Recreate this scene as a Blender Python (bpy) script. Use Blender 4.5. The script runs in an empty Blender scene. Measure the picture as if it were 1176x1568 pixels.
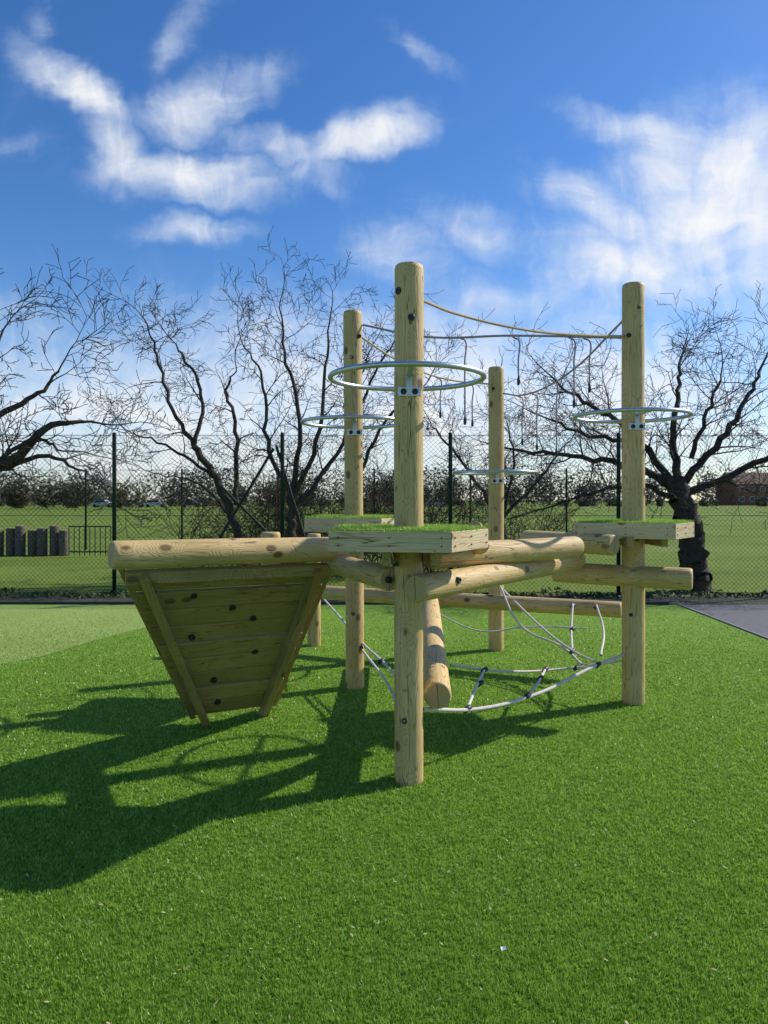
import bpy, math, random, bmesh
import numpy as np
from mathutils import Vector, Matrix
random.seed(7); np.random.seed(7)
scn = bpy.context.scene
V = Vector
# ------------------------------------------------------------------ helpers
def link(o, parent=None):
    scn.collection.objects.link(o)
    if parent is not None: o.parent = parent
    return o
def empty(name, loc=(0,0,0)):
    e = bpy.data.objects.new(name, None); e.empty_display_size=.2
    e.location = loc
    return link(e)
def put(o, parent):
    scn.collection.objects.link(o)
    if parent is not None:
        o.parent = parent
        o.matrix_parent_inverse = Matrix.Translation(-V(parent.location))
    return o
def mesh_np(name, verts, faces, mats=(), parent=None, attr=None, smooth=False):
    me = bpy.data.meshes.new(name)
    verts = np.asarray(verts, dtype=np.float32); faces=np.asarray(faces, dtype=np.int32)
    m,k = faces.shape
    me.vertices.add(len(verts)); me.vertices.foreach_set('co', verts.ravel())
    me.loops.add(m*k); me.loops.foreach_set('vertex_index', faces.ravel())
    me.polygons.add(m); me.polygons.foreach_set('loop_start', np.arange(m,dtype=np.int32)*k)
    me.update(calc_edges=True)
    if smooth: me.polygons.foreach_set('use_smooth', np.ones(m,dtype=bool))
    if attr is not None:
        a = me.attributes.new('tint','FLOAT','POINT'); a.data.foreach_set('value', np.asarray(attr,dtype=np.float32))
    for mt in mats: me.materials.append(mt)
    o = bpy.data.objects.new(name, me)
    return put(o, parent)
def mesh_py(name, verts, faces, mats=(), parent=None):
    me = bpy.data.meshes.new(name); me.from_pydata([tuple(v) for v in verts], [], faces)
    for mt in mats: me.materials.append(mt)
    me.update()
    o = bpy.data.objects.new(name, me)
    return put(o, parent)

class NT:
    def __init__(s, tree): s.t=tree; s.n=tree.nodes; s.l=tree.links
    def new(s, typ, **kw):
        nd = s.n.new(typ)
        for k,v in kw.items():
            if k.startswith('_'): setattr(nd,k[1:],v)
        return nd
    def link(s,a,b): s.l.new(a,b)
    def math(s, op, a, b=None, c=None, clamp=False):
        nd=s.n.new('ShaderNodeMath'); nd.operation=op; nd.use_clamp=clamp
        for i,v in enumerate((a,b,c)):
            if v is None: continue
            if isinstance(v,(int,float)): nd.inputs[i].default_value=v
            else: s.l.new(v,nd.inputs[i])
        return nd.outputs[0]
    def vmath(s, op, a, b=None, scale=None):
        nd=s.n.new('ShaderNodeVectorMath'); nd.operation=op
        for i,v in enumerate((a,b)):
            if v is None: continue
            if isinstance(v,(tuple,list)): nd.inputs[i].default_value=v
            else: s.l.new(v,nd.inputs[i])
        if scale is not None: nd.inputs['Scale'].default_value=scale
        return nd.outputs['Value'] if op in('LENGTH','DISTANCE','DOT_PRODUCT') else nd.outputs[0]
    def maprange(s, v, a,b,c=0,d=1, smooth=False):
        nd=s.n.new('ShaderNodeMapRange')
        if smooth: nd.interpolation_type='SMOOTHSTEP'
        s.l.new(v,nd.inputs[0])
        for i,x in enumerate((a,b,c,d)): nd.inputs[i+1].default_value=x
        return nd.outputs[0]
    def noise(s, vec, scale, detail=4, rough=.5, dist=0):
        nd=s.n.new('ShaderNodeTexNoise'); nd.inputs['Scale'].default_value=scale
        nd.inputs['Detail'].default_value=detail; nd.inputs['Roughness'].default_value=rough
        nd.inputs['Distortion'].default_value=dist
        if vec is not None: s.l.new(vec, nd.inputs['Vector'])
        return nd
    def mapping(s, vec, loc=(0,0,0), rot=(0,0,0), scale=(1,1,1), typ='POINT'):
        nd=s.n.new('ShaderNodeMapping'); nd.vector_type=typ
        nd.inputs['Location'].default_value=loc; nd.inputs['Rotation'].default_value=rot; nd.inputs['Scale'].default_value=scale
        s.l.new(vec, nd.inputs['Vector']); return nd.outputs[0]
    def mix(s, fac, a, b, blend='MIX'):
        nd=s.n.new('ShaderNodeMix'); nd.data_type='RGBA'; nd.blend_type=blend
        for sock,v in ((nd.inputs[0],fac),(nd.inputs[6],a),(nd.inputs[7],b)):
            if isinstance(v,(int,float)): sock.default_value=v
            elif isinstance(v,(tuple,list)): sock.default_value=(*v[:3],1)
            else: s.l.new(v,sock)
        return nd.outputs[2]
    def ramp(s, fac, stops):
        nd=s.n.new('ShaderNodeValToRGB'); cr=nd.color_ramp
        while len(cr.elements)<len(stops): cr.elements.new(.5)
        for e,(p,c) in zip(cr.elements,stops): e.position=p; e.color=(*c,1)
        s.l.new(fac, nd.inputs[0]); return nd.outputs[0]
    def bump(s, h, strength=.3, dist=.01):
        nd=s.n.new('ShaderNodeBump'); nd.inputs['Strength'].default_value=strength; nd.inputs['Distance'].default_value=dist
        s.l.new(h, nd.inputs['Height']); return nd.outputs[0]
def material(name):
    m=bpy.data.materials.new(name); m.use_nodes=True; t=NT(m.node_tree)
    b=t.n['Principled BSDF']; return m,t,b
def simple(name, col, rough=.6, metal=0, nscale=30, var=.15, bump=0, spec=.5):
    m,t,b=material(name); tc=t.new('ShaderNodeTexCoord').outputs['Object']
    n=t.noise(tc,nscale,3).outputs[0]
    c=t.ramp(n,[(.3,tuple(x*(1-var) for x in col)),(.7,tuple(min(1,x*(1+var)) for x in col))])
    t.link(c,b.inputs['Base Color']); b.inputs['Roughness'].default_value=rough; b.inputs['Metallic'].default_value=metal
    b.inputs['Specular IOR Level'].default_value=spec
    if bump: t.link(t.bump(n,bump,.01), b.inputs['Normal'])
    return m
# ------------------------------------------------------------------ materials
def wood_mat(name, light, dark, line, endgrain=False):
    m,t,b=material(name); tc=t.new('ShaderNodeTexCoord').outputs['Object']
    oi=t.new('ShaderNodeObjectInfo').outputs['Random']
    off=t.math('MULTIPLY',oi,37.0)
    cmb=t.new('ShaderNodeCombineXYZ'); t.link(off,cmb.inputs[2]); t.link(off,cmb.inputs[0])
    shifted=t.vmath('ADD',tc,cmb.outputs[0])
    if endgrain:
        sx=t.new('ShaderNodeSeparateXYZ'); t.link(tc,sx.inputs[0])
        flat=t.new('ShaderNodeCombineXYZ'); t.link(sx.outputs[0],flat.inputs[0]); t.link(sx.outputs[1],flat.inputs[1])
        nz=t.noise(shifted,9,3).outputs[0]
        r=t.math('ADD',t.vmath('LENGTH',flat.outputs[0]), t.math('MULTIPLY',nz,.012))
        ring=t.math('ABSOLUTE',t.math('SINE',t.math('MULTIPLY',r,420.0)))
        col=t.mix(t.maprange(ring,.2,1), dark, light)
        crack=t.math('ABSOLUTE',t.math('ADD',sx.outputs[0],t.math('MULTIPLY',t.math('SUBTRACT',nz,.5),.03)))
        col=t.mix(t.maprange(crack,.0012,.0025),(.05,.035,.015),col)
        t.link(col,b.inputs['Base Color']); b.inputs['Roughness'].default_value=.8
        return m
    v=t.new('ShaderNodeTexVoronoi'); v.inputs['Scale'].default_value=1; v.inputs['Randomness'].default_value=1
    t.link(t.mapping(shifted,scale=(6.5,6.5,4.2)), v.inputs['Vector'])
    kd=v.outputs['Distance']
    kn=t.maprange(kd,.10,.18,1,0,True)
    swirl=t.maprange(kd,.05,.5,1,0,True)
    st=t.noise(t.mapping(shifted,scale=(9,9,.8)),1.0,3,.5,.3).outputs[0]
    ph=t.math('ADD',t.math('MULTIPLY',st,55.0),t.math('MULTIPLY',swirl,14.0))
    ln=t.math('ABSOLUTE',t.math('SINE',ph))
    fine=t.noise(t.mapping(shifted,scale=(110,110,4)),1.0,3,.6).outputs[0]
    big=t.noise(shifted,3.0,4,.6).outputs[0]
    c=t.mix(t.maprange(big,.3,.7),dark,light)
    c=t.mix(t.maprange(ln,.0,.45,.8,0,True),c,line)
    c=t.mix(t.maprange(fine,.3,.75,.45,0),c,line)
    c=t.mix(t.math('MULTIPLY',kn,.9),c,(.11,.05,.02))
    g=t.noise(shifted,1.7,3).outputs[0]
    c=t.mix(t.maprange(g,.42,.75,0,.4),c,(.32,.29,.09))
    cr=t.noise(t.mapping(shifted,scale=(16,16,.9)),1.0,2,.4).outputs[0]
    crk=t.maprange(t.math('ABSOLUTE',t.math('SUBTRACT',cr,.62)),.002,.007,.8,0)
    c=t.mix(crk,c,(.07,.045,.02))
    br=t.maprange(oi,0,1,.88,1.12)
    mm=t.new('ShaderNodeHueSaturation'); t.link(c,mm.inputs['Color']); t.link(br,mm.inputs['Value'])
    t.link(mm.outputs[0],b.inputs['Base Color'])
    b.inputs['Roughness'].default_value=.6; b.inputs['Specular IOR Level'].default_value=.35
    h=t.math('ADD',t.math('MULTIPLY',fine,.6),t.math('MULTIPLY',ln,.5))
    h=t.math('SUBTRACT',h,t.math('MULTIPLY',crk,1.5))
    t.link(t.bump(h,.5,.003),b.inputs['Normal'])
    return m
WOOD = wood_mat('pine_log_wood',(.80,.58,.28),(.62,.43,.18),(.34,.20,.07))
PLANK= wood_mat('pine_plank_wood',(.46,.35,.13),(.35,.25,.09),(.17,.11,.035))
FASC = wood_mat('pale_fascia_wood',(.82,.67,.43),(.70,.54,.32),(.40,.26,.11))
END  = wood_mat('log_end_grain',(.52,.38,.18),(.34,.22,.095),(.2,.1,.05),True)
STEEL= simple('galvanised_steel',(.50,.53,.57),.35,.9,40,.12)
BOLT = simple('black_bolt_cap',(.015,.017,.022),.4,0,30,.2)
ROPE = simple('beige_rope',(.68,.61,.56),.9,0,220,.4,.6)
TAN  = simple('tan_rope',(.52,.37,.19),.9,0,200,.35,.5)
PURP = simple('plum_rope',(.38,.29,.32),.9,0,200,.35,.5)
CLAMP= simple('rope_clamp',(.02,.02,.03),.5)
FGREEN=simple('fence_green_steel',(.008,.028,.02),.5,.0,20,.2,0,.3)
WIRE = simple('fence_wire_green',(.006,.016,.012),.9,0,20,.2,0,.0)
def bark_mat(name,a,b2):
    m,t,b=material(name); tc=t.new('ShaderNodeTexCoord').outputs['Object']
    n=t.noise(t.mapping(tc,scale=(1,1,.35)),14,5,.65).outputs[0]
    t.link(t.ramp(n,[(.3,a),(.7,b2)]),b.inputs['Base Color']); b.inputs['Roughness'].default_value=.8
    b.inputs['Specular IOR Level'].default_value=.3
    t.link(t.bump(n,.8,.03),b.inputs['Normal']); return m
BARK=bark_mat('tree_bark',(.022,.017,.014),(.095,.072,.055))
BARK2=bark_mat('twig_bark',(.03,.022,.016),(.09,.065,.045))
def attr_mat(name, stops, transl=0, rough=.6, spec=.35):
    m,t,b=material(name); a=t.new('ShaderNodeAttribute',_attribute_name='tint').outputs['Fac']
    c=t.ramp(a,stops); t.link(c,b.inputs['Base Color']); b.inputs['Roughness'].default_value=rough
    b.inputs['Specular IOR Level'].default_value=spec
    if transl:
        tr=t.new('ShaderNodeBsdfTranslucent'); t.link(c,tr.inputs['Color'])
        mx=t.new('ShaderNodeMixShader'); mx.inputs[0].default_value=transl
        t.link(b.outputs[0],mx.inputs[1]); t.link(tr.outputs[0],mx.inputs[2])
        t.link(mx.outputs[0],t.n['Material Output'].inputs['Surface'])
    return m
BLADE=attr_mat('turf_blade',[(0,(.06,.14,.01)),(.35,(.23,.41,.035)),(.75,(.46,.66,.10)),(1,(.78,.80,.38))],.42,.38,.5)
def turf_mat(name, d, l, warm):
    m,t,b=material(name); tc=t.new('ShaderNodeTexCoord').outputs['Object']
    n1=t.noise(tc,230,2,.7).outputs[0]; n2=t.noise(tc,22,4,.65).outputs[0]; n3=t.noise(tc,1.1,3,.55).outputs[0]
    c=t.ramp(n1,[(.36,d),(.64,l)])
    c=t.mix(t.maprange(n2,.4,.7,0,.5),c,warm)
    c=t.mix(t.maprange(n3,.35,.7,0,.25),c,d)
    v=t.new('ShaderNodeTexVoronoi'); v.inputs['Scale'].default_value=14; t.link(tc,v.inputs['Vector'])
    c=t.mix(t.maprange(v.outputs['Distance'],.04,.06,.55,0),c,(.38,.34,.16))
    t.link(c,b.inputs['Base Color']); b.inputs['Roughness'].default_value=.8
    b.inputs['Specular IOR Level'].default_value=.2
    t.link(t.bump(t.math('ADD',n1,t.math('MULTIPLY',n2,.8)),1.0,.012),b.inputs['Normal']); return m
TURF=turf_mat('artificial_turf_mat',(.10,.20,.016),(.26,.45,.04),(.32,.49,.07))
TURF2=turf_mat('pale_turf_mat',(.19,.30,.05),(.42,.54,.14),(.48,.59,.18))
def field_mat():
    m,t,b=material('field_grass'); tc=t.new('ShaderNodeTexCoord').outputs['Object']
    n=t.noise(t.mapping(tc,scale=(.3,1,1)),.25,6,.6).outputs[0]; n2=t.noise(tc,9,5,.7).outputs[0]
    c=t.ramp(n,[(.35,(.12,.18,.025)),(.55,(.20,.27,.045)),(.7,(.25,.29,.08))])
    c=t.mix(t.maprange(n2,.3,.7,.5,0),c,(.05,.10,.015))
    t.link(c,b.inputs['Base Color']); b.inputs['Roughness'].default_value=.9
    b.inputs['Specular IOR Level'].default_value=.1
    t.link(t.bump(n2,.6,.05),b.inputs['Normal']); return m
FIELD=field_mat()
ASPH=simple('asphalt_mat',(.125,.115,.125),.85,0,130,.5,.6)
SOIL=simple('soil_verge',(.05,.055,.025),.95,0,12,.6,.8)
# ------------------------------------------------------------------ timber builders
def frame(z, hint=V((0,0,1))):
    z=z.normalized()
    if abs(z.dot(hint))>.98: hint=V((1,0,0))
    x=hint.cross(z).normalized(); y=z.cross(x)
    return Matrix((x,y,z)).transposed()
def log(name,p0,p1,r,parent,mat=None,segs=36,top_round=.012,wob=.03,r1=None):
    p0=V(p0); p1=V(p1); r1=r1 or r; L=(p1-p0).length; R=frame(p1-p0)
    rnd=random.Random(int(L*1000+p0.x*97))
    ph=[rnd.uniform(0,6.28) for _ in range(4)]
    n=14
    zs=[0,.006,top_round+.006]+[L*i/n for i in range(1,n)]+[L-top_round-.006,L-.006,L]
    ins=[r*.14,r*.05,0]+[0]*(n-1)+[0,r*.05,r*.14]
    verts=[];faces=[];mi=[]
    for z,i in zip(zs,ins):
        rr=r+(r1-r)*z/L - i
        for k in range(segs):
            a=2*math.pi*k/segs
            f=1+wob*.5*math.sin(2*a+ph[0]+z*1.3)+wob*.4*math.sin(3*a+ph[1]+z*2.1)+wob*.4*math.sin(z*5+ph[2]+a)
            verts.append(V((rr*f*math.cos(a),rr*f*math.sin(a),z)))
    m=len(zs)
    for j in range(m-1):
        for k in range(segs):
            a=j*segs+k;b=j*segs+(k+1)%segs
            faces.append((a,b,b+segs,a+segs)); mi.append(0)
    faces.append(tuple(range(segs-1,-1,-1))); mi.append(1)
    faces.append(tuple((m-1)*segs+k for k in range(segs))); mi.append(1)
    me=bpy.data.meshes.new(name); me.from_pydata(verts,[],faces)
    me.materials.append(mat or WOOD); me.materials.append(END)
    for p,i in zip(me.polygons,mi): p.material_index=i; p.use_smooth=(i==0)
    o=bpy.data.objects.new(name,me); o.matrix_world=Matrix.Translation(p0)@R.to_4x4()
    return put(o,parent)
def prism(name,pts,normal,thick,parent,mat,axis,bevel=.004):
    pts=[V(p) for p in pts]; c=sum(pts,V())/len(pts)
    z=V(axis).normalized(); nn=V(normal); nn=(nn-z*nn.dot(z)).normalized(); x=nn.cross(z)
    R=Matrix((x,nn,z)).transposed(); Ri=R.transposed()
    N=V(normal).normalized()
    vs=[Ri@(p-c) for p in pts]+[Ri@(p+N*thick-c) for p in pts]; n=len(pts)
    f=[tuple(range(n))[::-1],tuple(range(n,2*n))]+[(i,(i+1)%n,n+(i+1)%n,n+i) for i in range(n)]
    me=bpy.data.meshes.new(name); me.from_pydata(vs,[],f); me.materials.append(mat)
    bm=bmesh.new(); bm.from_mesh(me); bmesh.ops.recalc_face_normals(bm,faces=bm.faces)
    if bevel: bmesh.ops.bevel(bm,geom=list(bm.edges),offset=bevel,segments=2,affect='EDGES',profile=.5)
    bm.to_mesh(me); bm.free()
    o=bpy.data.objects.new(name,me); o.matrix_world=Matrix.Translation(c)@R.to_4x4()
    return put(o,parent)
def beam(name,p0,p1,w,h,parent,mat,up=(0,0,1),bevel=.004):
    p0=V(p0);p1=V(p1); z=(p1-p0).normalized(); x=V(up).cross(z).normalized(); y=z.cross(x); L=(p1-p0).length
    me=bpy.data.meshes.new(name); bm=bmesh.new()
    bmesh.ops.create_cube(bm,size=1)
    for v in bm.verts: v.co=V((v.co.x*w,v.co.y*h,(v.co.z+.5)*L))
    bmesh.ops.bevel(bm,geom=list(bm.edges),offset=bevel,segments=2,affect='EDGES',profile=.5)
    bm.to_mesh(me); bm.free(); me.materials.append(mat)
    o=bpy.data.objects.new(name,me); o.matrix_world=Matrix.Translation(p0)@Matrix((x,y,z)).transposed().to_4x4()
    return put(o,parent)
def lathe(name,p,axis,prof,parent,mat,segs=20):
    R=frame(V(axis)); vs=[];fs=[]
    for (r,z) in prof:
        for k in range(segs):
            a=2*math.pi*k/segs; vs.append(V((r*math.cos(a),r*math.sin(a),z)))
    m=len(prof)
    for j in range(m-1):
        for k in range(segs):
            a=j*segs+k;b=j*segs+(k+1)%segs; fs.append((a,b,b+segs,a+segs))
    fs.append(tuple(range(segs-1,-1,-1))); fs.append(tuple((m-1)*segs+k for k in range(segs)))
    me=bpy.data.meshes.new(name); me.from_pydata(vs,[],fs); me.materials.append(mat)
    for q in me.polygons: q.use_smooth=len(q.vertices)==4
    o=bpy.data.objects.new(name,me); o.matrix_world=Matrix.Translation(V(p))@R.to_4x4()
    return put(o,parent)
def bolt(name,p,axis,parent,r=.017,mat=None):
    return lathe(name,p,axis,[(r,-.02),(r,.003),(r*.85,.006),(r*.5,.006),(r*.45,.001)],parent,mat or BOLT,16)
def post_bolt(name,cx,cy,r,z,ang,parent,s=.017):
    a=math.radians(ang); d=V((math.sin(a),-math.cos(a),0))
    bolt(name,V((cx,cy,z))+d*r,d,parent,s)
def torus(name,c,R,r,parent,mat):
    vs=[];fs=[];A=96;B=12
    for i in range(A):
        a=2*math.pi*i/A
        for j in range(B):
            b=2*math.pi*j/B; q=R+r*math.cos(b); vs.append(V((q*math.cos(a),q*math.sin(a),r*math.sin(b))))
    for i in range(A):
        for j in range(B):
            fs.append((i*B+j,((i+1)%A)*B+j,((i+1)%A)*B+(j+1)%B,i*B+(j+1)%B))
    me=bpy.data.meshes.new(name); me.from_pydata(vs,[],fs); me.materials.append(mat)
    for q in me.polygons:q.use_smooth=True
    o=bpy.data.objects.new(name,me); o.location=c; return put(o,parent)
def rope(name,pts,r,parent,mat):
    cu=bpy.data.curves.new(name,'CURVE'); cu.dimensions='3D'; cu.bevel_depth=r; cu.bevel_resolution=2; cu.resolution_u=10
    s=cu.splines.new('BEZIER'); s.bezier_points.add(len(pts)-1)
    for bp,p in zip(s.bezier_points,pts): bp.co=p; bp.handle_left_type=bp.handle_right_type='AUTO'
    cu.materials.append(mat); o=bpy.data.objects.new(name,cu); return put(o,parent)

# ------------------------------------------------------------------ climbing frame
CF=empty('climbing_frame',(.5,5.5,0))
posts={'A':(.1325,3.94,2.75,.077),'B':(1.84,5.45,3.09,.081),'C':(-.23,5.885,3.0,.074),'D':(1.12,7.37,2.82,.076)}
for k,(x,y,h,r) in posts.items():
    off = -.02 if k=='C' else 0
    log('post_'+k,(x,y,-.02),(x+off,y,h),r,CF,top_round=.02)
ring_z={'A':2.15,'B':2.117,'C':2.115,'D':1.77}
for k,(x,y,h,r) in posts.items():
    z=ring_z[k]; R=.408
    torus('hoop_'+k,(x-.01,y,z),R,.0145,CF,STEEL)
    beam('hoop_spoke_'+k,(x,y-R,z),(x,y-r+.01,z-.0),.03,.012,CF,STEEL,bevel=.002)
    beam('hoop_spoke_back_'+k,(x,y+R,z),(x,y+r-.01,z),.03,.012,CF,STEEL,bevel=.002)
    beam('hoop_plate_'+k,(x,y-r-.004,z+.02),(x,y-r-.004,z-.10),.03,.01,CF,STEEL,up=(0,1,0),bevel=.002)
    beam('hoop_flange_'+k,(x-.06,y-r-.0,z-.085),(x+.06,y-r-.0,z-.085),.012,.05,CF,STEEL,bevel=.002)
    for sx in (-.03,.03): bolt('hoop_bolt_%s%d'%(k,sx*100),(x+sx,y-r-.006,z-.085),(0,-1,0),CF,.016)
A=posts['A']
post_bolt('bolt_a1',*A[:2],A[3],2.60,-48,CF,.02); post_bolt('bolt_a2',*A[:2],A[3],2.455,8,CF,.019)
post_bolt('bolt_a3',*A[:2],A[3],.34,-20,CF,.016)
B=posts['B']; post_bolt('bolt_b1',*B[:2],B[3],2.70,-40,CF,.018); post_bolt('bolt_b2',*B[:2],B[3],2.9,10,CF,.014)
post_bolt('bolt_b3',*B[:2],B[3],.66,-30,CF,.014)
C=posts['C']; post_bolt('bolt_c1',*C[:2],C[3],2.79,30,CF,.016); post_bolt('bolt_c2',*C[:2],C[3],2.62,-20,CF,.016)
post_bolt('bolt_c3',*C[:2],C[3],.33,45,CF,.016);post_bolt('bolt_c4',*C[:2],C[3],.60,-10,CF,.014)
D=posts['D']; post_bolt('bolt_d1',*D[:2],D[3],2.6,-30,CF,.016)

def inpoly(px,py,poly):
    ins=np.zeros(len(px),bool); n=len(poly)
    for i in range(n):
        ax,ay=poly[i];bx,by=poly[(i+1)%n]
        if ay==by: continue
        c=((ay>py)!=(by>py))&(px<(bx-ax)*(py-ay)/(by-ay)+ax)
        ins^=c
    return ins
def blades(name,px,py,pz,h,w,parent,rng,wscale=None,mat=None):
    n=len(px); ang=rng.uniform(0,2*np.pi,n)
    f1=np.sin(px*23+2*np.sin(py*17))+np.sin(py*31+2*np.sin(px*13)); f2=np.sin(px*61+1.7*np.sin(py*47))*np.sin(py*53+1.3*np.sin(px*71))
    f3=np.sin(px*160+2*np.sin(py*131))*np.sin(py*149+2*np.sin(px*119))
    la=rng.uniform(0,6.283,n); lean=np.clip(.45+.18*f3+rng.normal(0,.24,n),.02,.95)*h
    hh=h*np.clip(rng.uniform(.5,1.15,n)+.15*f2+.25*f3,.3,1.5); ww=w*(wscale if wscale is not None else 1)
    cx=np.cos(ang)*ww/2; cy=np.sin(ang)*ww/2
    v=np.zeros((n,3,3),np.float32)
    v[:,0]=np.stack([px-cx,py-cy,pz],1); v[:,1]=np.stack([px+cx,py+cy,pz],1)
    v[:,2]=np.stack([px+np.cos(la)*lean,py+np.sin(la)*lean,pz+hh],1)
    tint=np.clip(rng.normal(.45,.22,n)+.08*f2+.03*f1+.12*f3,0,.9); tint[rng.rand(n)<.06]=1
    tt=np.repeat(tint,3).reshape(n,3); tt[:,:2]*=.5
    return mesh_np(name,v.reshape(-1,3),np.arange(n*3).reshape(n,3),[mat or BLADE],parent,tt.ravel())
def platform(tag,poly,z,hf=.1):
    n=len(poly); t=.032
    c=V((sum(p[0] for p in poly)/n,sum(p[1] for p in poly)/n,0))
    for i in range(n):
        a=V((*poly[i],z-hf)); b=V((*poly[(i+1)%n],z-hf)); d=(b-a).normalized()
        nrm=V((d.y,-d.x,0))
        if nrm.dot(a-c)<0: nrm=-nrm
        prism('fascia_%s_%d'%(tag,i),[a+d*.002,b-d*.002,b-d*.002+V((0,0,hf)),a+d*.002+V((0,0,hf))],-nrm,t,CF,FASC,d,.003)
        if (b-a).length>.3:
            for f in (.08,.5,.92) :
                for q in (.3,.7): bolt('screw_%s_%d_%d_%d'%(tag,i,f*100,q*10),a.lerp(b,f)+V((0,0,hf*q)),nrm,CF,.004)
    deck=[V((c.x+(p[0]-c.x)*.93,c.y+(p[1]-c.y)*.93,z-.035)) for p in poly]
    prism('deck_'+tag,deck,(0,0,1),.03,CF,PLANK,(1,0,0),.002)
    N=9000
    xs=[p[0] for p in poly]; ys=[p[1] for p in poly]
    rng=np.random.RandomState(3+int(abs(poly[0][0]*100)))
    px=rng.uniform(min(xs)-.01,max(xs)+.01,N*2); py=rng.uniform(min(ys)-.01,max(ys)+.01,N*2)
    ins=inpoly(px,py,poly); px=px[ins];py=py[ins]
    blades('turf_top_'+tag,px,py,np.full(len(px),z-.006),.024,.004,CF,rng)
    prism('turf_base_'+tag,[V((c.x+(p[0]-c.x)*.97,c.y+(p[1]-c.y)*.97,z-.002)) for p in poly],(0,0,1),.006,CF,TURF,(1,0,0),0)
platform('A',[(-.275,3.64),(.325,3.55),(.56,3.95),(.42,4.30),(-.24,4.32)],1.345,.102)
platform('B',[(1.39,5.30),(2.00,5.06),(2.28,5.42),(2.15,5.85),(1.52,5.92)],1.335,.11)
platform('C',[(-.60,5.55),(-.02,5.45),(.22,5.85),(.10,6.25),(-.52,6.3)],1.36,.105)
for tag,(x,y) in {'A':(.1325,3.94),'B':(1.84,5.45),'C':(-.25,5.885)}.items():
    beam('bearer_%s_1'%tag,(x-.12,y-.30,1.205),(x-.12,y+.30,1.205),.045,.07,CF,PLANK)
    beam('bearer_%s_2'%tag,(x+.12,y-.30,1.205),(x+.12,y+.30,1.205),.045,.07,CF,PLANK)
log('panel_top_log',(-1.43,3.86,1.21),(-.26,4.63,1.19),.077,CF)
log('short_link_log',(-.33,4.70,1.10),(.035,3.93,1.075),.066,CF)
log('long_lit_log',(.157,3.72,1.05),(1.44,5.50,1.05),.07,CF)
log('upper_log',(.26,4.10,1.185),(1.30,5.0,1.18),.073,CF)
log('upper_link_log',(1.10,5.75,1.19),(1.60,5.12,1.185),.073,CF)
log('cross_log',(1.30,5.66,.945),(2.19,5.24,.935),.078,CF)
log('back_log',(-.62,7.55,.55),(2.05,6.36,.55),.07,CF)
log('balance_log',(.29,3.98,.44),(.43,6.85,.55),.076,CF)
log('short_post_e',(-.72,7.6,-.02),(-.72,7.6,1.15),.07,CF)
log('short_post_f',(-.89,5.8,-.02),(-.89,5.8,1.245),.075,CF)
log('stub_log',(.56,4.25,1.22),(.50,4.12,1.345),.05,CF)
bolt('bolt_end_1',(.03,3.90,1.075),(.4,-.9,0),CF,.018)
bolt('bolt_l1',(.40,3.93,1.07),(.75,-.6,.05),CF,.018)
bolt('bolt_l2',(.06,3.86,1.16),(-.3,-.9,0),CF,.012)
bolt('bolt_cross',(1.80,5.345,.95),(-.35,-.93,0),CF,.02,STEEL)
bolt('bolt_end_2',(-.10,4.13,1.09),(-.85,-.4,0),CF,.016)
TL=V((-1.37,3.98,1.115)); TR=V((-.37,4.60,1.10)); BL=V((-1.23,4.97,0)); BR=V((-.84,5.17,0))
ld=(TR-TL).normalized(); nrm=(BL-TL).cross(ld).normalized()
if nrm.y>0: nrm=-nrm
np_=9
def edge(t,e=.0): 
    a=TL.lerp(BL,t); b=TR.lerp(BR,t); d=(b-a).normalized(); return a-d*e, b+d*e
for i in range(np_):
    t0=.02+i*.93/np_; t1=.02+(i+1)*.93/np_-.006
    a0,b0=edge(t0,.045); a1,b1=edge(t1,.045); o=nrm*(.005*((i*5)%3-1))
    prism('wall_plank_%d'%i,[a0+o,b0+o,b1+o,a1+o],-nrm,.028,CF,PLANK,(b0-a0),.009)
def rail(name,p,q,off,w,th):
    d=(q-p).normalized(); s=ld-d*ld.dot(d); s.normalize()
    p2=p+nrm*off; q2=q+nrm*off
    return prism(name,[p2-s*w/2,p2+s*w/2,q2+s*w/2,q2-s*w/2],nrm,th,CF,PLANK,d,.004)
rail('wall_rail_l',TL+ld*.06,BL+V((.03,0,.0)),.007,.05,.07)
rail('wall_rail_r',TR-ld*.06,BR-V((.03,0,.0)),.007,.05,.07)
rail('wall_edge_l',TL-ld*.04,TL.lerp(BL,.97)-ld*.04,-.095,.035,.09)
rail('wall_edge_r',TR+ld*.075,TR.lerp(BR,.97)+ld*.075,-.12,.035,.10)
a0,b0=edge(.005,.03); 
prism('wall_head_board',[a0+nrm*.008-V((0,0,.045)),b0+nrm*.008-V((0,0,.045)),b0+nrm*.008+V((0,0,.02)),a0+nrm*.008+V((0,0,.02))],nrm,.03,CF,PLANK,ld,.003)
for i,(s,t) in enumerate([(.27,.15),(.49,.235),(.63,.31),(.20,.40),(.68,.53),(.30,.70),(.30,.86)]):
    a,b=edge(t); bolt('wall_bolt_%d'%i,a.lerp(b,s)+nrm*.006,nrm,CF,.021)
rope('top_rope_ab',[(.20,3.96,2.57),(.42,4.25,2.568),(.91,4.65,2.566),(1.40,5.08,2.63),(1.77,5.42,2.70)],.008,CF,TAN)
rope('top_rope_cb',[(-.17,5.87,2.89),(.318,5.8,2.78),(.985,5.65,2.755),(1.77,5.47,2.70)],.009,CF,PURP)
rope('top_rope_cd',[(-.17,5.9,2.79),(.095,6.3,2.70),(.56,6.9,2.63),(1.06,7.3,2.64)],.008,CF,TAN)
rope('top_rope_db',[(1.18,7.3,2.55),(1.31,7.0,2.49),(1.57,6.3,2.576),(1.78,5.52,2.83)],.008,CF,PURP)
drop=[(.0,-.0),(.008,.002),(.013,.02),(.011,.045),(.005,.075),(.004,.09)]
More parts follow.
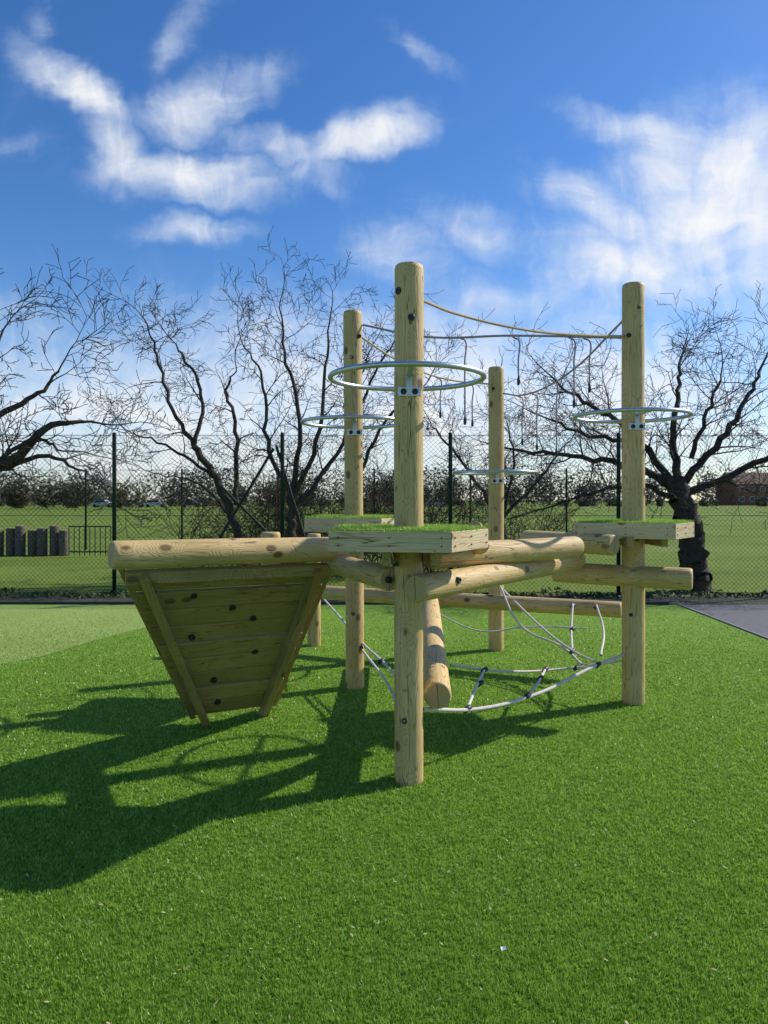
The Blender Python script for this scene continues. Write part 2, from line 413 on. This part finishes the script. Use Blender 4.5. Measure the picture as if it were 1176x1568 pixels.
for i,(x,y,z,zb) in enumerate([(.61,5.74,2.77,2.08),(1.01,5.65,2.755,2.375),(1.41,5.55,2.73,2.19),(1.52,5.53,2.72,2.30),
        (1.41,6.9,2.50,1.96),(1.50,6.5,2.56,1.87),(.50,6.8,2.64,2.25),(.83,7.1,2.63,2.20),(1.30,7.05,2.5,2.02)]):
    s=.018
    rope('hanging_rope_%d'%i,[(x-s*2.2,y,z),(x-s*.3,y,z-.02),(x+s,y,z-.03),(x+s,y,z-.2),(x+s*1.1,y,zb+.07)],.0065,CF,PURP)
    lathe('rope_end_%d'%i,(x+s*1.1,y,zb),(0,0,1),drop,CF,CLAMP,12)
rr=.0095
N1=[(.21,3.98,.37),(.54,4.3,.28),(.965,4.7,.26),(1.52,5.25,.325),(1.76,5.42,.36)]
N2=[(.45,5.0,.38),(.90,5.3,.266),(1.447,5.6,.226),(1.75,5.45,.31)]
U1=[(1.10,6.9,.67),(1.355,6.2,.40),(1.47,5.8,.32),(1.55,5.3,.32)]
U2=[(1.07,6.9,.72),(1.2,6.4,.395),(1.444,6.0,.305),(1.5,5.6,.25)]
rope('net_rope_1',N1,.011,CF,ROPE); rope('net_rope_2',N2,rr,CF,ROPE); rope('net_rope_3',U1,rr,CF,ROPE); rope('net_rope_4',U2,rr,CF,ROPE)
rope('net_rung_1',[(.70,5.15,.31),(.58,4.7,.29),(.48,4.25,.295)],rr,CF,ROPE)
rope('net_rung_2',[(1.19,5.45,.245),(1.05,5.05,.24),(.90,4.64,.265)],rr,CF,ROPE)
rope('net_rung_3',[(1.46,5.6,.226),(1.50,5.4,.27),(1.52,5.25,.325)],rr,CF,ROPE)
rope('net_rung_4',[(1.65,6.45,.59),(1.56,6.15,.42),(1.48,5.8,.31)],rr,CF,ROPE)
rope('net_rung_5',[(1.84,6.4,.59),(1.81,6.1,.447),(1.616,5.5,.34)],rr,CF,ROPE)
rope('net_rung_6',[(.44,6.6,.50),(.85,6.4,.36),(1.2,6.4,.395),(1.7,6.2,.42)],.007,CF,ROPE)
rope('side_rope_1',[(-.17,5.85,.36),(.074,4.9,.33),(.1,4.02,.37)],rr,CF,ROPE)
rope('side_rope_2',[(-.17,5.83,.31),(.04,4.9,.25),(.08,4.02,.3)],rr,CF,ROPE)
rope('side_rope_3',[(-.6,7.4,.5),(-.45,7.0,.42),(-.25,6.0,.42)],rr,CF,ROPE)
cl=[(.0,-.03),(.014,-.027),(.017,0),(.014,.027),(.0,.03)]
for i,p in enumerate([(.70,5.15,.31),(.48,4.25,.295),(1.19,5.45,.245),(.90,4.64,.265),(1.52,5.25,.325),(1.48,5.8,.31),(1.65,6.45,.57),(1.84,6.4,.57),(1.46,5.6,.226),(.63,4.85,.292),(1.1,5.2,.24),(1.57,6.15,.42),(-.02,5.3,.34)]):
    lathe('net_clamp_%d'%i,p,(.6,.5,.3),cl,CF,CLAMP,12)

# ------------------------------------------------------------------ ground
def sheet(name,poly,z,mat):
    return mesh_py(name,[(x,y,z) for x,y in poly],[tuple(range(len(poly)))],[mat])
sheet('grass_field',[(-700,-300),(700,-300),(700,1500),(-700,1500)],-.04,FIELD)
sheet('artificial_turf',[(-14,-6),(3.72,-6),(4.18,10.5),(-14,10.6)],0,TURF)
sheet('asphalt_path',[(3.70,-6),(14,-6),(14,10.62),(4.16,10.62)],-.012,ASPH)
sheet('soil_verge',[(-14,10.5),(14,10.5),(14,11.9),(-14,11.9)],-.02,SOIL)
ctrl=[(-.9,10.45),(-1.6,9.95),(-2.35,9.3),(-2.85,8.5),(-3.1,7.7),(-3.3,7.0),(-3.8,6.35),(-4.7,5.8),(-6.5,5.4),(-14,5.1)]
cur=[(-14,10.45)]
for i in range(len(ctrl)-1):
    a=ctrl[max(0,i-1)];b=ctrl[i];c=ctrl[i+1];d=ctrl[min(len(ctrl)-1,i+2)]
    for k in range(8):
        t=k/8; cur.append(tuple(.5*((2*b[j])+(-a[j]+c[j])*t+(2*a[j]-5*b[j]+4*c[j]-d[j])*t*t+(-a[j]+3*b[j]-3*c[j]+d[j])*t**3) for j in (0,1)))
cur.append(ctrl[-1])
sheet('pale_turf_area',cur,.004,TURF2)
EDG=simple('dark_edging_timber',(.05,.045,.04),.8)
beam('turf_edging_board',(-14,10.63,.0),(4.1,10.63,.0),.04,.06,None,EDG)
KERB=simple('kerb_concrete',(.20,.19,.19),.85,0,60,.3)
beam('path_edging_kerb',(3.74,-6,.0),(4.20,10.55,.0),.035,.03,None,KERB)
rng=np.random.RandomState(11); n=620000
u=rng.rand(n); y0,y1=1.7,10.4
yy=(y0**-.75+(y1**-.75-y0**-.75)*u)**(-1/.75)
xx=rng.uniform(-1,1,n)*(yy*.56+.4)
lim=3.72+.46*(yy+6)/16.5
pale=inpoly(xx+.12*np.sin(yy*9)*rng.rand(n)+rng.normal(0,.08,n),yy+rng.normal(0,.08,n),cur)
ok=(xx<lim-.03)&(rng.rand(n)<np.clip((10.6-yy)/3,0.15,1))
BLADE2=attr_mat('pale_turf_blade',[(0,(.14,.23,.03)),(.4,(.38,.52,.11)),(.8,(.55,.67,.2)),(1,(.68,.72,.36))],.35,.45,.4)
blades('turf_pile',xx[ok&~pale],yy[ok&~pale],np.full((ok&~pale).sum(),-.001),.0155,.0038,None,rng,np.clip((yy[ok&~pale]/2.2),1,2.8))
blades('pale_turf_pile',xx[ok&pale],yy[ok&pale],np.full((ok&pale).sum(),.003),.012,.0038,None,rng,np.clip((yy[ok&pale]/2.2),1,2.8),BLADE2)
n=650; v=[];f=[];tt=[]
for i in range(n):
    y=random.uniform(1.9,9); x=random.uniform(-.6,.6)*y; s=random.uniform(.003,.010); a=random.uniform(0,6.28); z=random.uniform(.012,.018)
    b=len(v); e=random.uniform(.3,.6)
    for k in range(6):
        w=2*math.pi*k/6; lx=s*math.cos(w); ly=s*e*math.sin(w)
        v.append((x+lx*math.cos(a)-ly*math.sin(a),y+lx*math.sin(a)+ly*math.cos(a),z+.3*lx)); tt.append(random.random())
    f.append([b+k for k in range(6)])
LEAF=attr_mat('dry_leaf',[(0,(.22,.15,.06)),(1,(.6,.5,.33))])
mesh_np('fallen_leaves',np.array(v),np.array(f),[LEAF],None,tt)
PAPER=simple('white_wrapper',(.6,.66,.72),.5)
mesh_py('litter_scrap',[(.0,.0,0),(.016,.003,.004),(.014,.013,.009),(.006,.017,.004),(-.003,.010,.007)],[(0,1,2),(0,2,3),(0,3,4)],[PAPER]).location=(.388,2.43,.014)

# ------------------------------------------------------------------ branch tools
def prisms(P0,P1,R0,R1,sides):
    P0=np.array(P0,float);P1=np.array(P1,float);R0=np.array(R0)[:,None];R1=np.array(R1)[:,None]
    d=P1-P0; L=np.linalg.norm(d,axis=1,keepdims=True)+1e-9; d/=L
    P1=P1+d*R1*.5
    h=np.where(np.abs(d[:,2:3])>.9,np.array([[1.,0,0]]),np.array([[0,0,1.]]))
    a=np.cross(d,h); a/=np.linalg.norm(a,axis=1,keepdims=True); b=np.cross(d,a)
    vs=[]
    for (P,R) in ((P0,R0),(P1,R1)):
        for k in range(sides):
            w=2*math.pi*k/sides; vs.append(P+R*(a*math.cos(w)+b*math.sin(w)))
    v=np.stack(vs,1); n=len(P0); base=(np.arange(n)*2*sides)[:,None]
    fs=[base+np.array([[k,(k+1)%sides,sides+(k+1)%sides,sides+k]]) for k in range(sides)]
    return v.reshape(-1,3), np.concatenate(fs,0)
def build_segs(name,segs,mat,thr=.02,parent=None):
    out_v=[];out_f=[];off=0
    for cond,sides in ((lambda s:s[2]<thr,3),(lambda s:s[2]>=thr,9)):
        ss=[s for s in segs if cond(s)]
        if not ss: continue
        v,f=prisms([s[0] for s in ss],[s[1] for s in ss],[s[2] for s in ss],[s[3] for s in ss],sides)
        # one array needs equal face sizes: both use quads
        out_v.append(v); out_f.append(f+off); off+=len(v)
    return mesh_np(name,np.concatenate(out_v),np.concatenate(out_f),[mat],parent,smooth=True)
def rv(R): 
    v=V((R.gauss(0,1),R.gauss(0,1),R.gauss(0,1))); return v.normalized()
def grow(R,p,d,L,r,depth,segs,up,wander,ratio,nch,minr):
    steps=max(3,int(L/.16)) if depth>0 else max(2,int(L/.13)); st=L/steps; rr0=r
    for i in range(steps):
        d=(d+rv(R)*wander+V((0,0,up))).normalized(); q=p+d*st; r2=max(minr,rr0*(1-.75*(i+1)/steps))
        segs.append((tuple(p),tuple(q),r,r2)); p=q; r=r2
        if depth>0 and R.random()<nch*1.0/steps*1.2:
            s=rv(R); s=(s-d*s.dot(d)).normalized(); ang=math.radians(R.uniform(30,70))
            cd=d*math.cos(ang)+s*math.sin(ang)
            grow(R,p,cd,L*ratio*R.uniform(.6,1.15),max(minr,r*.6),depth-1,segs,up,wander,ratio,nch,minr)
def tree(name,limbs,seed,depth=3,nch=5,up=.03,wander=.2,child=1.3,minr=.0045,density=2.6,mat=None,rs=.62):
    R=random.Random(seed); segs=[]
    for pts,r0,r1,spawn in limbs:
        if spawn: r0*=rs; r1*=.8
        P=[V(p) for p in pts]; Q=[P[0]*2-P[1]]+P+[P[-1]*2-P[-2]]
        path=[]
        for i in range(1,len(Q)-2):
            for k in range(6):
                t=k/6; a,b,c,e=Q[i-1],Q[i],Q[i+1],Q[i+2]
                path.append(.5*((2*b)+(-a+c)*t+(2*a-5*b+4*c-e)*t*t+(-a+3*b-3*c+e)*t**3))
        path.append(P[-1])
        path=[path[0]]+[q+rv(R)*.035 for q in path[1:-1]]+[path[-1]]
        n=len(path)-1
        for i in range(n):
            ra=r0+(r1-r0)*i/n; rb=r0+(r1-r0)*(i+1)/n
            segs.append((tuple(path[i]),tuple(path[i+1]),ra,rb))
            L=(path[i+1]-path[i]).length; d=(path[i+1]-path[i]).normalized()
            if spawn and i>0:
                cnt=int(L*density*spawn+R.random())
                for _ in range(cnt):
                    s=rv(R); s=(s-d*s.dot(d)).normalized(); s=(s+V((0,0,.25))).normalized(); ang=math.radians(R.uniform(35,75))
                    grow(R,path[i+1],d*math.cos(ang)+s*math.sin(ang),child*R.uniform(.5,1.1),max(minr,min(.018,rb*.5)),depth,segs,up,wander,.66,nch,minr)
        if spawn: grow(R,path[-1],d,child,r1,depth,segs,up,wander,.66,nch,minr)
    print(name,len(segs))
    return build_segs(name,segs,mat or BARK,.02)
tree('apple_tree',[
 ([(5.30,12.5,-.1),(5.25,12.5,.5),(5.18,12.5,1.0),(4.95,12.5,1.75)],.24,.17,0),
 ([(4.95,12.5,1.7),(4.3,12.5,2.05),(3.4,12.6,2.2),(2.4,12.8,2.35)],.12,.03,1.4),
 ([(4.95,12.5,1.7),(4.3,12.7,2.6),(3.7,12.9,3.1),(3.1,13,3.5)],.11,.025,1.4),
 ([(4.95,12.5,1.7),(4.95,12.6,2.6),(5.1,12.8,3.3),(5.2,13,3.9)],.12,.025,1.5),
 ([(5.0,12.5,1.7),(5.7,12.5,2.5),(6.2,12.6,3.2),(6.5,12.7,3.8)],.11,.025,1.5),
 ([(5.05,12.5,1.6),(6,12.4,2.0),(7.2,12.5,2.5),(8.2,12.6,2.9)],.11,.03,1.1),
 ([(5.0,12.5,1.5),(4.3,12.4,1.75),(3.6,12.3,1.65),(2.7,12.4,1.35)],.08,.02,1.4),
 ([(4.3,12.6,2.5),(3.5,12.6,2.6),(2.8,12.7,2.9)],.07,.02,1.3),
 ([(5.2,12.5,2.2),(5.5,12.5,3.0),(5.7,12.5,3.6)],.07,.02,1.4),
],21,depth=3,nch=6.2,up=.035,wander=.2,child=.92,minr=.004,density=2.9)
tree('apple_tree',[
 ([(-7.7,12.4,-.1),(-7.6,12.4,1.0),(-7.4,12.4,1.8)],.24,.17,0),
 ([(-7.4,12.3,1.8),(-6.2,12.2,2.15),(-5.5,12.2,2.7),(-4.9,12.3,2.8)],.19,.025,.9),
 ([(-7.4,12.3,1.9),(-6.5,12.4,2.9),(-5.9,12.6,3.3),(-5.5,12.6,3.8)],.12,.02,.7),
 ([(-6.6,12.2,1.95),(-5.6,12.3,2.2),(-4.9,12.3,1.9)],.09,.015,.8),
 ([(-7.4,12.4,1.9),(-6.9,12.5,3.2),(-6.5,12.6,4.4)],.12,.02,.7),
 ([(-6.5,12.2,2.0),(-5.8,12.2,2.5),(-5.3,12.2,2.3)],.07,.02,.8),
],5,depth=3,nch=4.2,up=.02,wander=.24,child=1.0,density=2.1,minr=.006)
tree('hawthorn_tree',[
 ([(-2.6,14,-.1),(-2.8,14,1.0),(-3.2,14,1.9),(-3.6,14,2.5)],.09,.06,0),
 ([(-3.6,14,2.5),(-4.1,14.1,3.4),(-4.4,14.2,4.4),(-4.6,14,5.0)],.07,.015,1),
 ([(-3.6,14,2.5),(-3.5,14.2,3.5),(-3.8,14,4.2),(-4.1,14.1,4.6)],.07,.015,.9),
 ([(-3.2,14,1.9),(-4.1,14.2,2.5),(-4.9,14.3,2.8)],.06,.015,.9),
 ([(-2.8,14,1.4),(-2.8,14,2.8),(-3.0,14.1,3.6),(-2.8,14,4.0)],.08,.015,1),
 ([(-3.0,14.3,1.2),(-3.6,14.4,1.8),(-4.4,14.5,2.0)],.05,.015,1),
],9,depth=3,nch=5.6,up=.02,wander=.26,child=.8,density=3.5,minr=.0045)
tree('hawthorn_tree',[
 ([(-1.65,14,-.1),(-1.75,14,.9),(-1.75,14,1.6)],.10,.075,0),
 ([(-1.75,14,1.6),(-1.6,14,3.0),(-1.9,14.1,4.3),(-2.0,14.2,5.3)],.09,.015,1),
 ([(-1.75,14,1.5),(-1.2,13.9,2.8),(-1.1,14,4.2),(-1.0,14.2,5.2)],.085,.015,.9),
 ([(-1.7,14,1.3),(-.9,14.2,2.4),(-.5,14,3.6),(-.3,14.1,4.3)],.08,.015,.9),
 ([(-1.75,14,1.5),(-2.2,13.9,2.6),(-2.3,14,3.8),(-2.7,14,4.5)],.08,.015,.9),
],13,depth=3,nch=5.6,up=.02,wander=.26,child=.85,density=3.5,minr=.0045)
tree('hawthorn_tree',[
 ([(-.7,14.9,-.1),(-.7,14.9,1.4)],.09,.07,0),
 ([(-.7,14.9,1.4),(-.2,14.8,2.7),(.4,14.8,3.5),(.9,14.9,3.9)],.07,.015,.9),
 ([(-.7,14.9,1.4),(-.6,14.9,3),(-.1,15,4.2),(.2,15,4.7)],.07,.015,.9),
],17,depth=3,nch=5,up=.02,wander=.26,child=.85,density=3.4)
tree('hawthorn_tree',[
 ([(2.7,16.5,-.1),(2.6,16.5,1.0)],.12,.08,0),
 ([(2.6,16.5,1.0),(2.0,16.5,2.0),(1.3,16.6,2.9),(1.0,16.5,3.3)],.07,.015,1),
 ([(2.6,16.5,1.0),(2.9,16.5,2.3),(2.7,16.4,3.3)],.07,.015,1),
 ([(2.6,16.5,1.0),(3.5,16.5,2.0),(4.3,16.6,3.0)],.07,.015,1),
],23,depth=3,nch=5,up=.02,wander=.26,child=1.0,density=3.2)
R=random.Random(4); segs=[]
for i in range(230):
    x=R.uniform(-4.6,3.2); y=R.uniform(14.5,18)
    if R.random()<.55: x=R.uniform(-2.9,1.2)
    h=R.uniform(.6,1.8)
    grow(R,V((x,y,-.05)),V((R.uniform(-.5,.5),R.uniform(-.3,.3),1)).normalized(),h,.013,2,segs,.0,.2,.6,4,.0055)
build_segs('bramble_thicket',segs,BARK2)
rng=np.random.RandomState(5); n=7000
x=rng.uniform(-13,13,n); y=11.55+rng.normal(0,.12,n); z=rng.uniform(-.02,.09,n)*np.clip(.45+.5*np.sin(x*3)+.4*np.sin(x*7.3+1),.08,2)
c=np.stack([x,y,z],1); tri=c[:,None,:]+rng.normal(0,.022,(n,3,3))
WEED=attr_mat('weed_leaf',[(0,(.02,.04,.01)),(1,(.08,.13,.03))])
mesh_np('verge_weeds',tri.reshape(-1,3),np.arange(3*n).reshape(n,3),[WEED],None,np.repeat(rng.rand(n),3))
# ------------------------------------------------------------------ chain link fence
def chain_fence(name,x0,x1,y,h,pitch,rw,post_x,pr):
    E=empty(name,(0,y,0)); P0=[];P1=[]
    k=x0-h
    while k<x1:
        for s in (1,-1):
            N=int(h/.25)
            for j in range(N):
                z0=h*j/N; z1=h*(j+1)/N
                xa=k+z0 if s==1 else k+h-z0; xb=k+z1 if s==1 else k+h-z1
                if min(xa,xb)<x0 or max(xa,xb)>x1: continue
                P0.append((xa,y+.004*s,z0+.02));P1.append((xb,y+.004*s,z1+.02))
        k+=pitch
    v,f=prisms(P0,P1,[rw]*len(P0),[rw]*len(P0),3)
    mesh_np('mesh_wire',v,f,[WIRE],E)
    for i,px in enumerate(post_x):
        lathe('post_%d'%i,(px,y+.05,-.05),(0,0,1),[(pr,0),(pr,h+.08),(pr*.8,h+.1)],E,FGREEN,14)
    for j,z in enumerate((.05,h*.5,h)):
        v,f=prisms([(x0,y,z)],[(x1,y,z)],[.0035],[.0035],5); mesh_np('line_wire_%d'%j,v,f,[FGREEN],E)
    return E
F1=chain_fence('chain_link_fence',-13,13,11.5,2.5,.07,.0019,[-4.22+2.63*k for k in range(-3,7)],.032)
for i,(a,b) in enumerate([((-1.69,11.56,2.35),(-1.0,11.60,.1)),((-1.73,11.56,2.3),(-3.0,11.60,.2)),((-1.75,11.6,.9),(-2.6,11.6,1.75))]):
    v,f=prisms([a],[b],[.022],[.022],8); mesh_np('brace_%d'%i,v,f,[FGREEN],F1)
F2=chain_fence('chain_link_fence',-16,6,22.6,2.4,.16,.003,[-6.2+2.95*k for k in range(-3,5)],.03)
# ------------------------------------------------------------------ small things beyond the fence
WP=empty('wooden_stepping_posts',(-10,20.3,0)); DW=simple('weathered_post',(.13,.11,.085),.9,0,15,.4,.4)
for i in range(7):
    x=-10.6+i*.30; h=.66+.06*((i*7)%3)
    log('stump_%d'%i,(x,20.3+.1*(i%2),-.04),(x,20.3+.1*(i%2),h),.135,WP,mat=DW,segs=16)
GB=empty('low_steel_barrier',(-7.9,19.8,0))
for i in range(9):
    x=-8.45+i*.14; v,f=prisms([(x,19.8,0)],[(x,19.8,.78)],[.012],[.012],6); mesh_np('bar_%d'%i,v,f,[FGREEN],GB)
for z in (.1,.78):
    v,f=prisms([(-8.45,19.8,z)],[(-7.33,19.8,z)],[.018],[.018],6); mesh_np('rail_%d'%(z*100),v,f,[FGREEN],GB)
def car(x,y,rot,col):
    prof=[(-2.1,.35),(-2.1,.85),(-1.75,.98),(-1.2,1.42),(.45,1.45),(1.15,.98),(2.0,.85),(2.12,.4)]
    pm=simple('car_paint',col,.3); gl=simple('car_glass',(.02,.025,.03),.1); ty=simple('tyre_rubber',(.02,.02,.02),.8)
    E=empty('parked_car',(x,y,0)); M=Matrix.Translation((x,y,0))@Matrix.Rotation(rot,4,'Z')
    vs=[M@V((a,s*.86*(1 if z<1 else .82),z)) for s in (-1,1) for a,z in prof]; n=len(prof)
    fs=[tuple(range(n)),tuple(range(2*n-1,n-1,-1))]+[(i,i+n,(i+1)%n+n,(i+1)%n) for i in range(n)]
    mesh_py('body',vs,fs,[pm],E)
    for s in (-1,1):
        w=[(-1.5,1.02),(-1.1,1.36),(.4,1.38),(.95,1.02)]
        q=[M@V((a,s*(.87 if z<1.1 else .74),z)) for a,z in w]
        mesh_py('side_window_%d'%s,q,[(0,1,2,3)],[gl],E)
    for a in (-1.35,1.3):
        for s in (-1,1):
            lathe('wheel',M@V((a,s*.72,.32)),M.to_3x3()@V((0,s,0)),[(.32,0),(.32,.17),(.2,.18)],E,ty,16)
cols=[(.7,.7,.72),(.05,.08,.2),(.6,.6,.6),(.03,.03,.035),(.75,.75,.75),(.3,.02,.02),(.2,.22,.25)]
for i,px in enumerate([-54,-49,-44,-38,-5,2,10]): car(px,142+(i%2)*3,.1*(i%3),cols[i])
BR=simple('red_brick',(.25,.10,.065),.9,0,3,.2); RT=simple('roof_tile',(.14,.08,.06),.9,0,3,.2); WN=simple('house_window',(.05,.06,.08),.2); WF=simple('white_frame',(.6,.6,.6),.5)
def house(x,y,w,d,h,rh,rot):
    E=empty('brick_house',(x,y,0)); M=Matrix.Translation((x,y,0))@Matrix.Rotation(rot,4,'Z')
    def B(n,x0,x1,y0,y1,z0,z1,m):
        vs=[M@V((a,b,c)) for c in (z0,z1) for a,b in ((x0,y0),(x1,y0),(x1,y1),(x0,y1))]
        mesh_py(n,vs,[(3,2,1,0),(4,5,6,7),(0,1,5,4),(1,2,6,5),(2,3,7,6),(3,0,4,7)],[m],E)
    B('walls',-w/2,w/2,-d/2,d/2,-.1,h,BR)
    o=.4; vs=[(-w/2-o,-d/2-o,h-.05),(w/2+o,-d/2-o,h-.05),(w/2+o,d/2+o,h-.05),(-w/2-o,d/2+o,h-.05),(-w/2-o,0,h+rh),(w/2+o,0,h+rh)]
    mesh_py('roof',[M@V(v) for v in vs],[(0,1,5,4),(2,3,4,5),(0,4,3),(1,2,5),(3,2,1,0)],[RT],E)
    B('chimney',w*.3,w*.3+.9,-.4,.4,h,h+rh+1.1,BR)
    k=0; nx=max(2,int(w/3))
    for fz in (1.0,3.7):
        for i in range(nx):
            cx=-w/2+(i+.5)*w/nx; k+=1
            B('window_frame_%d'%k,cx-.75,cx+.75,-d/2-.04,-d/2+.02,fz-.05,fz+1.35,WF)
            B('window_%d'%k,cx-.65,cx+.65,-d/2-.06,-d/2-.03,fz+.05,fz+1.25,WN)
    B('door',-.5,.5,-d/2-.08,-d/2+.01,0,2.1,WF)
house(100,198,18,9,5.6,3.2,.15)
def treeline(name,x0,x1,yc,ysp,hmin,hmax,nb,nt,seed,stops,size):
    rng=np.random.RandomState(seed)
    bx=rng.uniform(x0,x1,nb); by=yc+rng.uniform(-ysp,ysp,nb); bh=rng.uniform(hmin,hmax,nb); bt=rng.rand(nb)
    w=rng.uniform(.35,.7,nb)*bh
    idx=rng.randint(0,nb,nt); u=rng.normal(0,1,(nt,3)); u/=np.linalg.norm(u,axis=1,keepdims=True); u*=rng.uniform(.3,1.05,(nt,1))**.6
    c=np.stack([bx[idx]+u[:,0]*w[idx],by[idx]+u[:,1]*w[idx],bh[idx]*.52+u[:,2]*bh[idx]*.52],1)
    c[:,2]=np.maximum(c[:,2]+rng.normal(0,.25,nt),.1)
    tri=c[:,None,:]+rng.normal(0,size,(nt,3,3))
    tint=np.clip(bt[idx]*.7+rng.rand(nt)*.3,0,1)
    return mesh_np(name,tri.reshape(-1,3),np.arange(3*nt).reshape(nt,3),[attr_mat(name+'_mat',stops)],None,np.repeat(tint,3))
treeline('distant_tree_line',-190,190,208,10,4,12,180,80000,2,[(0,(.06,.065,.06)),(.5,(.11,.09,.07)),(.8,(.065,.085,.04)),(1,(.12,.13,.05))],.26)
treeline('distant_hedge',-150,150,168,3,1.0,2.2,170,36000,3,[(0,(.055,.065,.03)),(.6,(.09,.08,.045)),(1,(.07,.11,.03))],.17)
treeline('distant_tree_line',-75,-42,130,6,2.5,5.0,9,11000,6,[(0,(.05,.05,.035)),(.6,(.08,.07,.035)),(1,(.18,.16,.03))],.16)

# ------------------------------------------------------------------ sun, sky
el=math.radians(36.5); az=math.radians(65.5)   # clockwise from +Y
sd=V((math.cos(el)*math.sin(az),math.cos(el)*math.cos(az),math.sin(el)))
L=bpy.data.lights.new('sun','SUN'); L.energy=5.0; L.angle=math.radians(.53); L.color=(1,.95,.85)
lo=bpy.data.objects.new('sun',L); lo.rotation_euler=sd.to_track_quat('Z','Y').to_euler(); lo.location=(20,12,20); link(lo)
w=bpy.data.worlds.new('World'); scn.world=w; w.use_nodes=True; t=NT(w.node_tree)
try: w.cycles.sampling_method='NONE'
except Exception as e: print(e)
bg=t.n['Background']; out=t.n['World Output']
sky=t.new('ShaderNodeTexSky'); sky.sky_type='NISHITA'; sky.sun_disc=False; sky.sun_elevation=el; sky.sun_rotation=az
sky.air_density=1.0; sky.dust_density=.3; sky.ozone_density=4.0
hs=t.new('ShaderNodeHueSaturation'); hs.inputs['Saturation'].default_value=1.25; hs.inputs['Hue'].default_value=.508; hs.inputs['Value'].default_value=1.0
t.link(sky.outputs[0],hs.inputs['Color']); t.link(hs.outputs[0],bg.inputs['Color']); bg.inputs['Strength'].default_value=.15
gen=t.new('ShaderNodeTexCoord').outputs['Generated']
sx=t.new('ShaderNodeSeparateXYZ'); t.link(gen,sx.inputs[0])
yy_=t.math('MAXIMUM',sx.outputs[1],.05)
uu=t.math('DIVIDE',sx.outputs[0],yy_); vv=t.math('DIVIDE',sx.outputs[2],yy_)
cb=t.new('ShaderNodeCombineXYZ'); t.link(uu,cb.inputs[0]); t.link(vv,cb.inputs[1]); uv=cb.outputs[0]
wn=t.noise(uv,4.5,5,.6).outputs['Color']
warp=t.vmath('ADD',uv,t.vmath('SCALE',t.vmath('SUBTRACT',wn,(.5,.5,.5)),None,scale=.13))
ELL=[ # centre u,v, half-lengths, angle, weight
 (-.42,.565,.11,.022,-36,1.1),(-.36,.475,.07,.028,-55,1.1),(-.28,.445,.13,.026,-6,1.2),(-.24,.545,.12,.030,22,1.0),(-.27,.63,.15,.02,66,.62),
 (-.13,.465,.13,.018,-24,.8),(-.04,.482,.12,.020,20,1.1),(.05,.62,.06,.016,-35,.7),(-.27,.36,.09,.016,2,.85),(-.47,.65,.13,.018,72,.5),(-.50,.49,.06,.013,-5,.55),
 (.40,.50,.15,.022,-12,1.0),(.48,.40,.17,.09,-12,1.25),(.32,.38,.15,.03,-30,.95),(.33,.31,.18,.045,-5,1.05),(.13,.36,.13,.025,-25,.75),
 (.02,.34,.09,.035,-10,.8),(.15,.25,.28,.05,5,.7),(-.2,.22,.3,.04,3,.75),(-.02,.11,1.2,.10,0,1.05)]
acc=None
for (a,b,lx,ly,ang,wt) in ELL:
    m=t.mapping(warp,loc=(a,b,0),rot=(0,0,math.radians(ang)),scale=(lx*1.4,ly*2.3,1),typ='TEXTURE')
    f=t.maprange(t.vmath('LENGTH',m),.0,1.3,wt,0,True)
    acc=f if acc is None else t.math('MAXIMUM',acc,f)
n1=t.noise(t.mapping(warp,rot=(0,0,math.radians(-35)),scale=(20,5,1)),1.0,5,.58,.6).outputs[0]
n2=t.noise(t.mapping(warp,rot=(0,0,math.radians(12)),scale=(6,17,1)),1.0,5,.58,.4).outputs[0]
nn=t.math('ADD',t.math('MULTIPLY',n1,.45),t.math('MULTIPLY',n2,.55))
dens=t.math('ADD',acc,t.math('MULTIPLY',t.math('SUBTRACT',nn,.53),1.9))
dens=t.math('MULTIPLY',t.maprange(dens,.1,1.4,0,1,True),t.maprange(acc,.0,.6,0,1,True))
gn=t.noise(t.mapping(gen,scale=(2,2,6)),1.3,4,.6).outputs[0]
back=t.math('MULTIPLY',t.maprange(gn,.5,.8,0,.7,True),t.maprange(sx.outputs[1],.05,.3,1,0))
dens=t.math('MAXIMUM',dens,back)
bg2=t.new('ShaderNodeBackground'); 
cc=t.mix(t.maprange(dens,.3,.95),(.74,.84,.98),(1.0,1.0,1.0)); t.link(cc,bg2.inputs['Color']); bg2.inputs['Strength'].default_value=.98
mx=t.new('ShaderNodeMixShader'); t.link(t.math('MULTIPLY',dens,.96),mx.inputs[0]); t.link(bg.outputs[0],mx.inputs[1]); t.link(bg2.outputs[0],mx.inputs[2])
t.link(mx.outputs[0],out.inputs['Surface'])
# ------------------------------------------------------------------ camera
cam=bpy.data.cameras.new('camera'); cam.sensor_width=36; cam.sensor_height=36; cam.sensor_fit='AUTO'; cam.lens=25.95; cam.shift_y=-19/1568
cam.clip_end=3000; cam.clip_start=.05
co=bpy.data.objects.new('camera',cam); co.location=(0,0,1.5); co.rotation_euler=(math.radians(90),0,0); link(co); scn.camera=co
scn.view_settings.view_transform='Standard'; scn.view_settings.look='None'; scn.view_settings.exposure=0
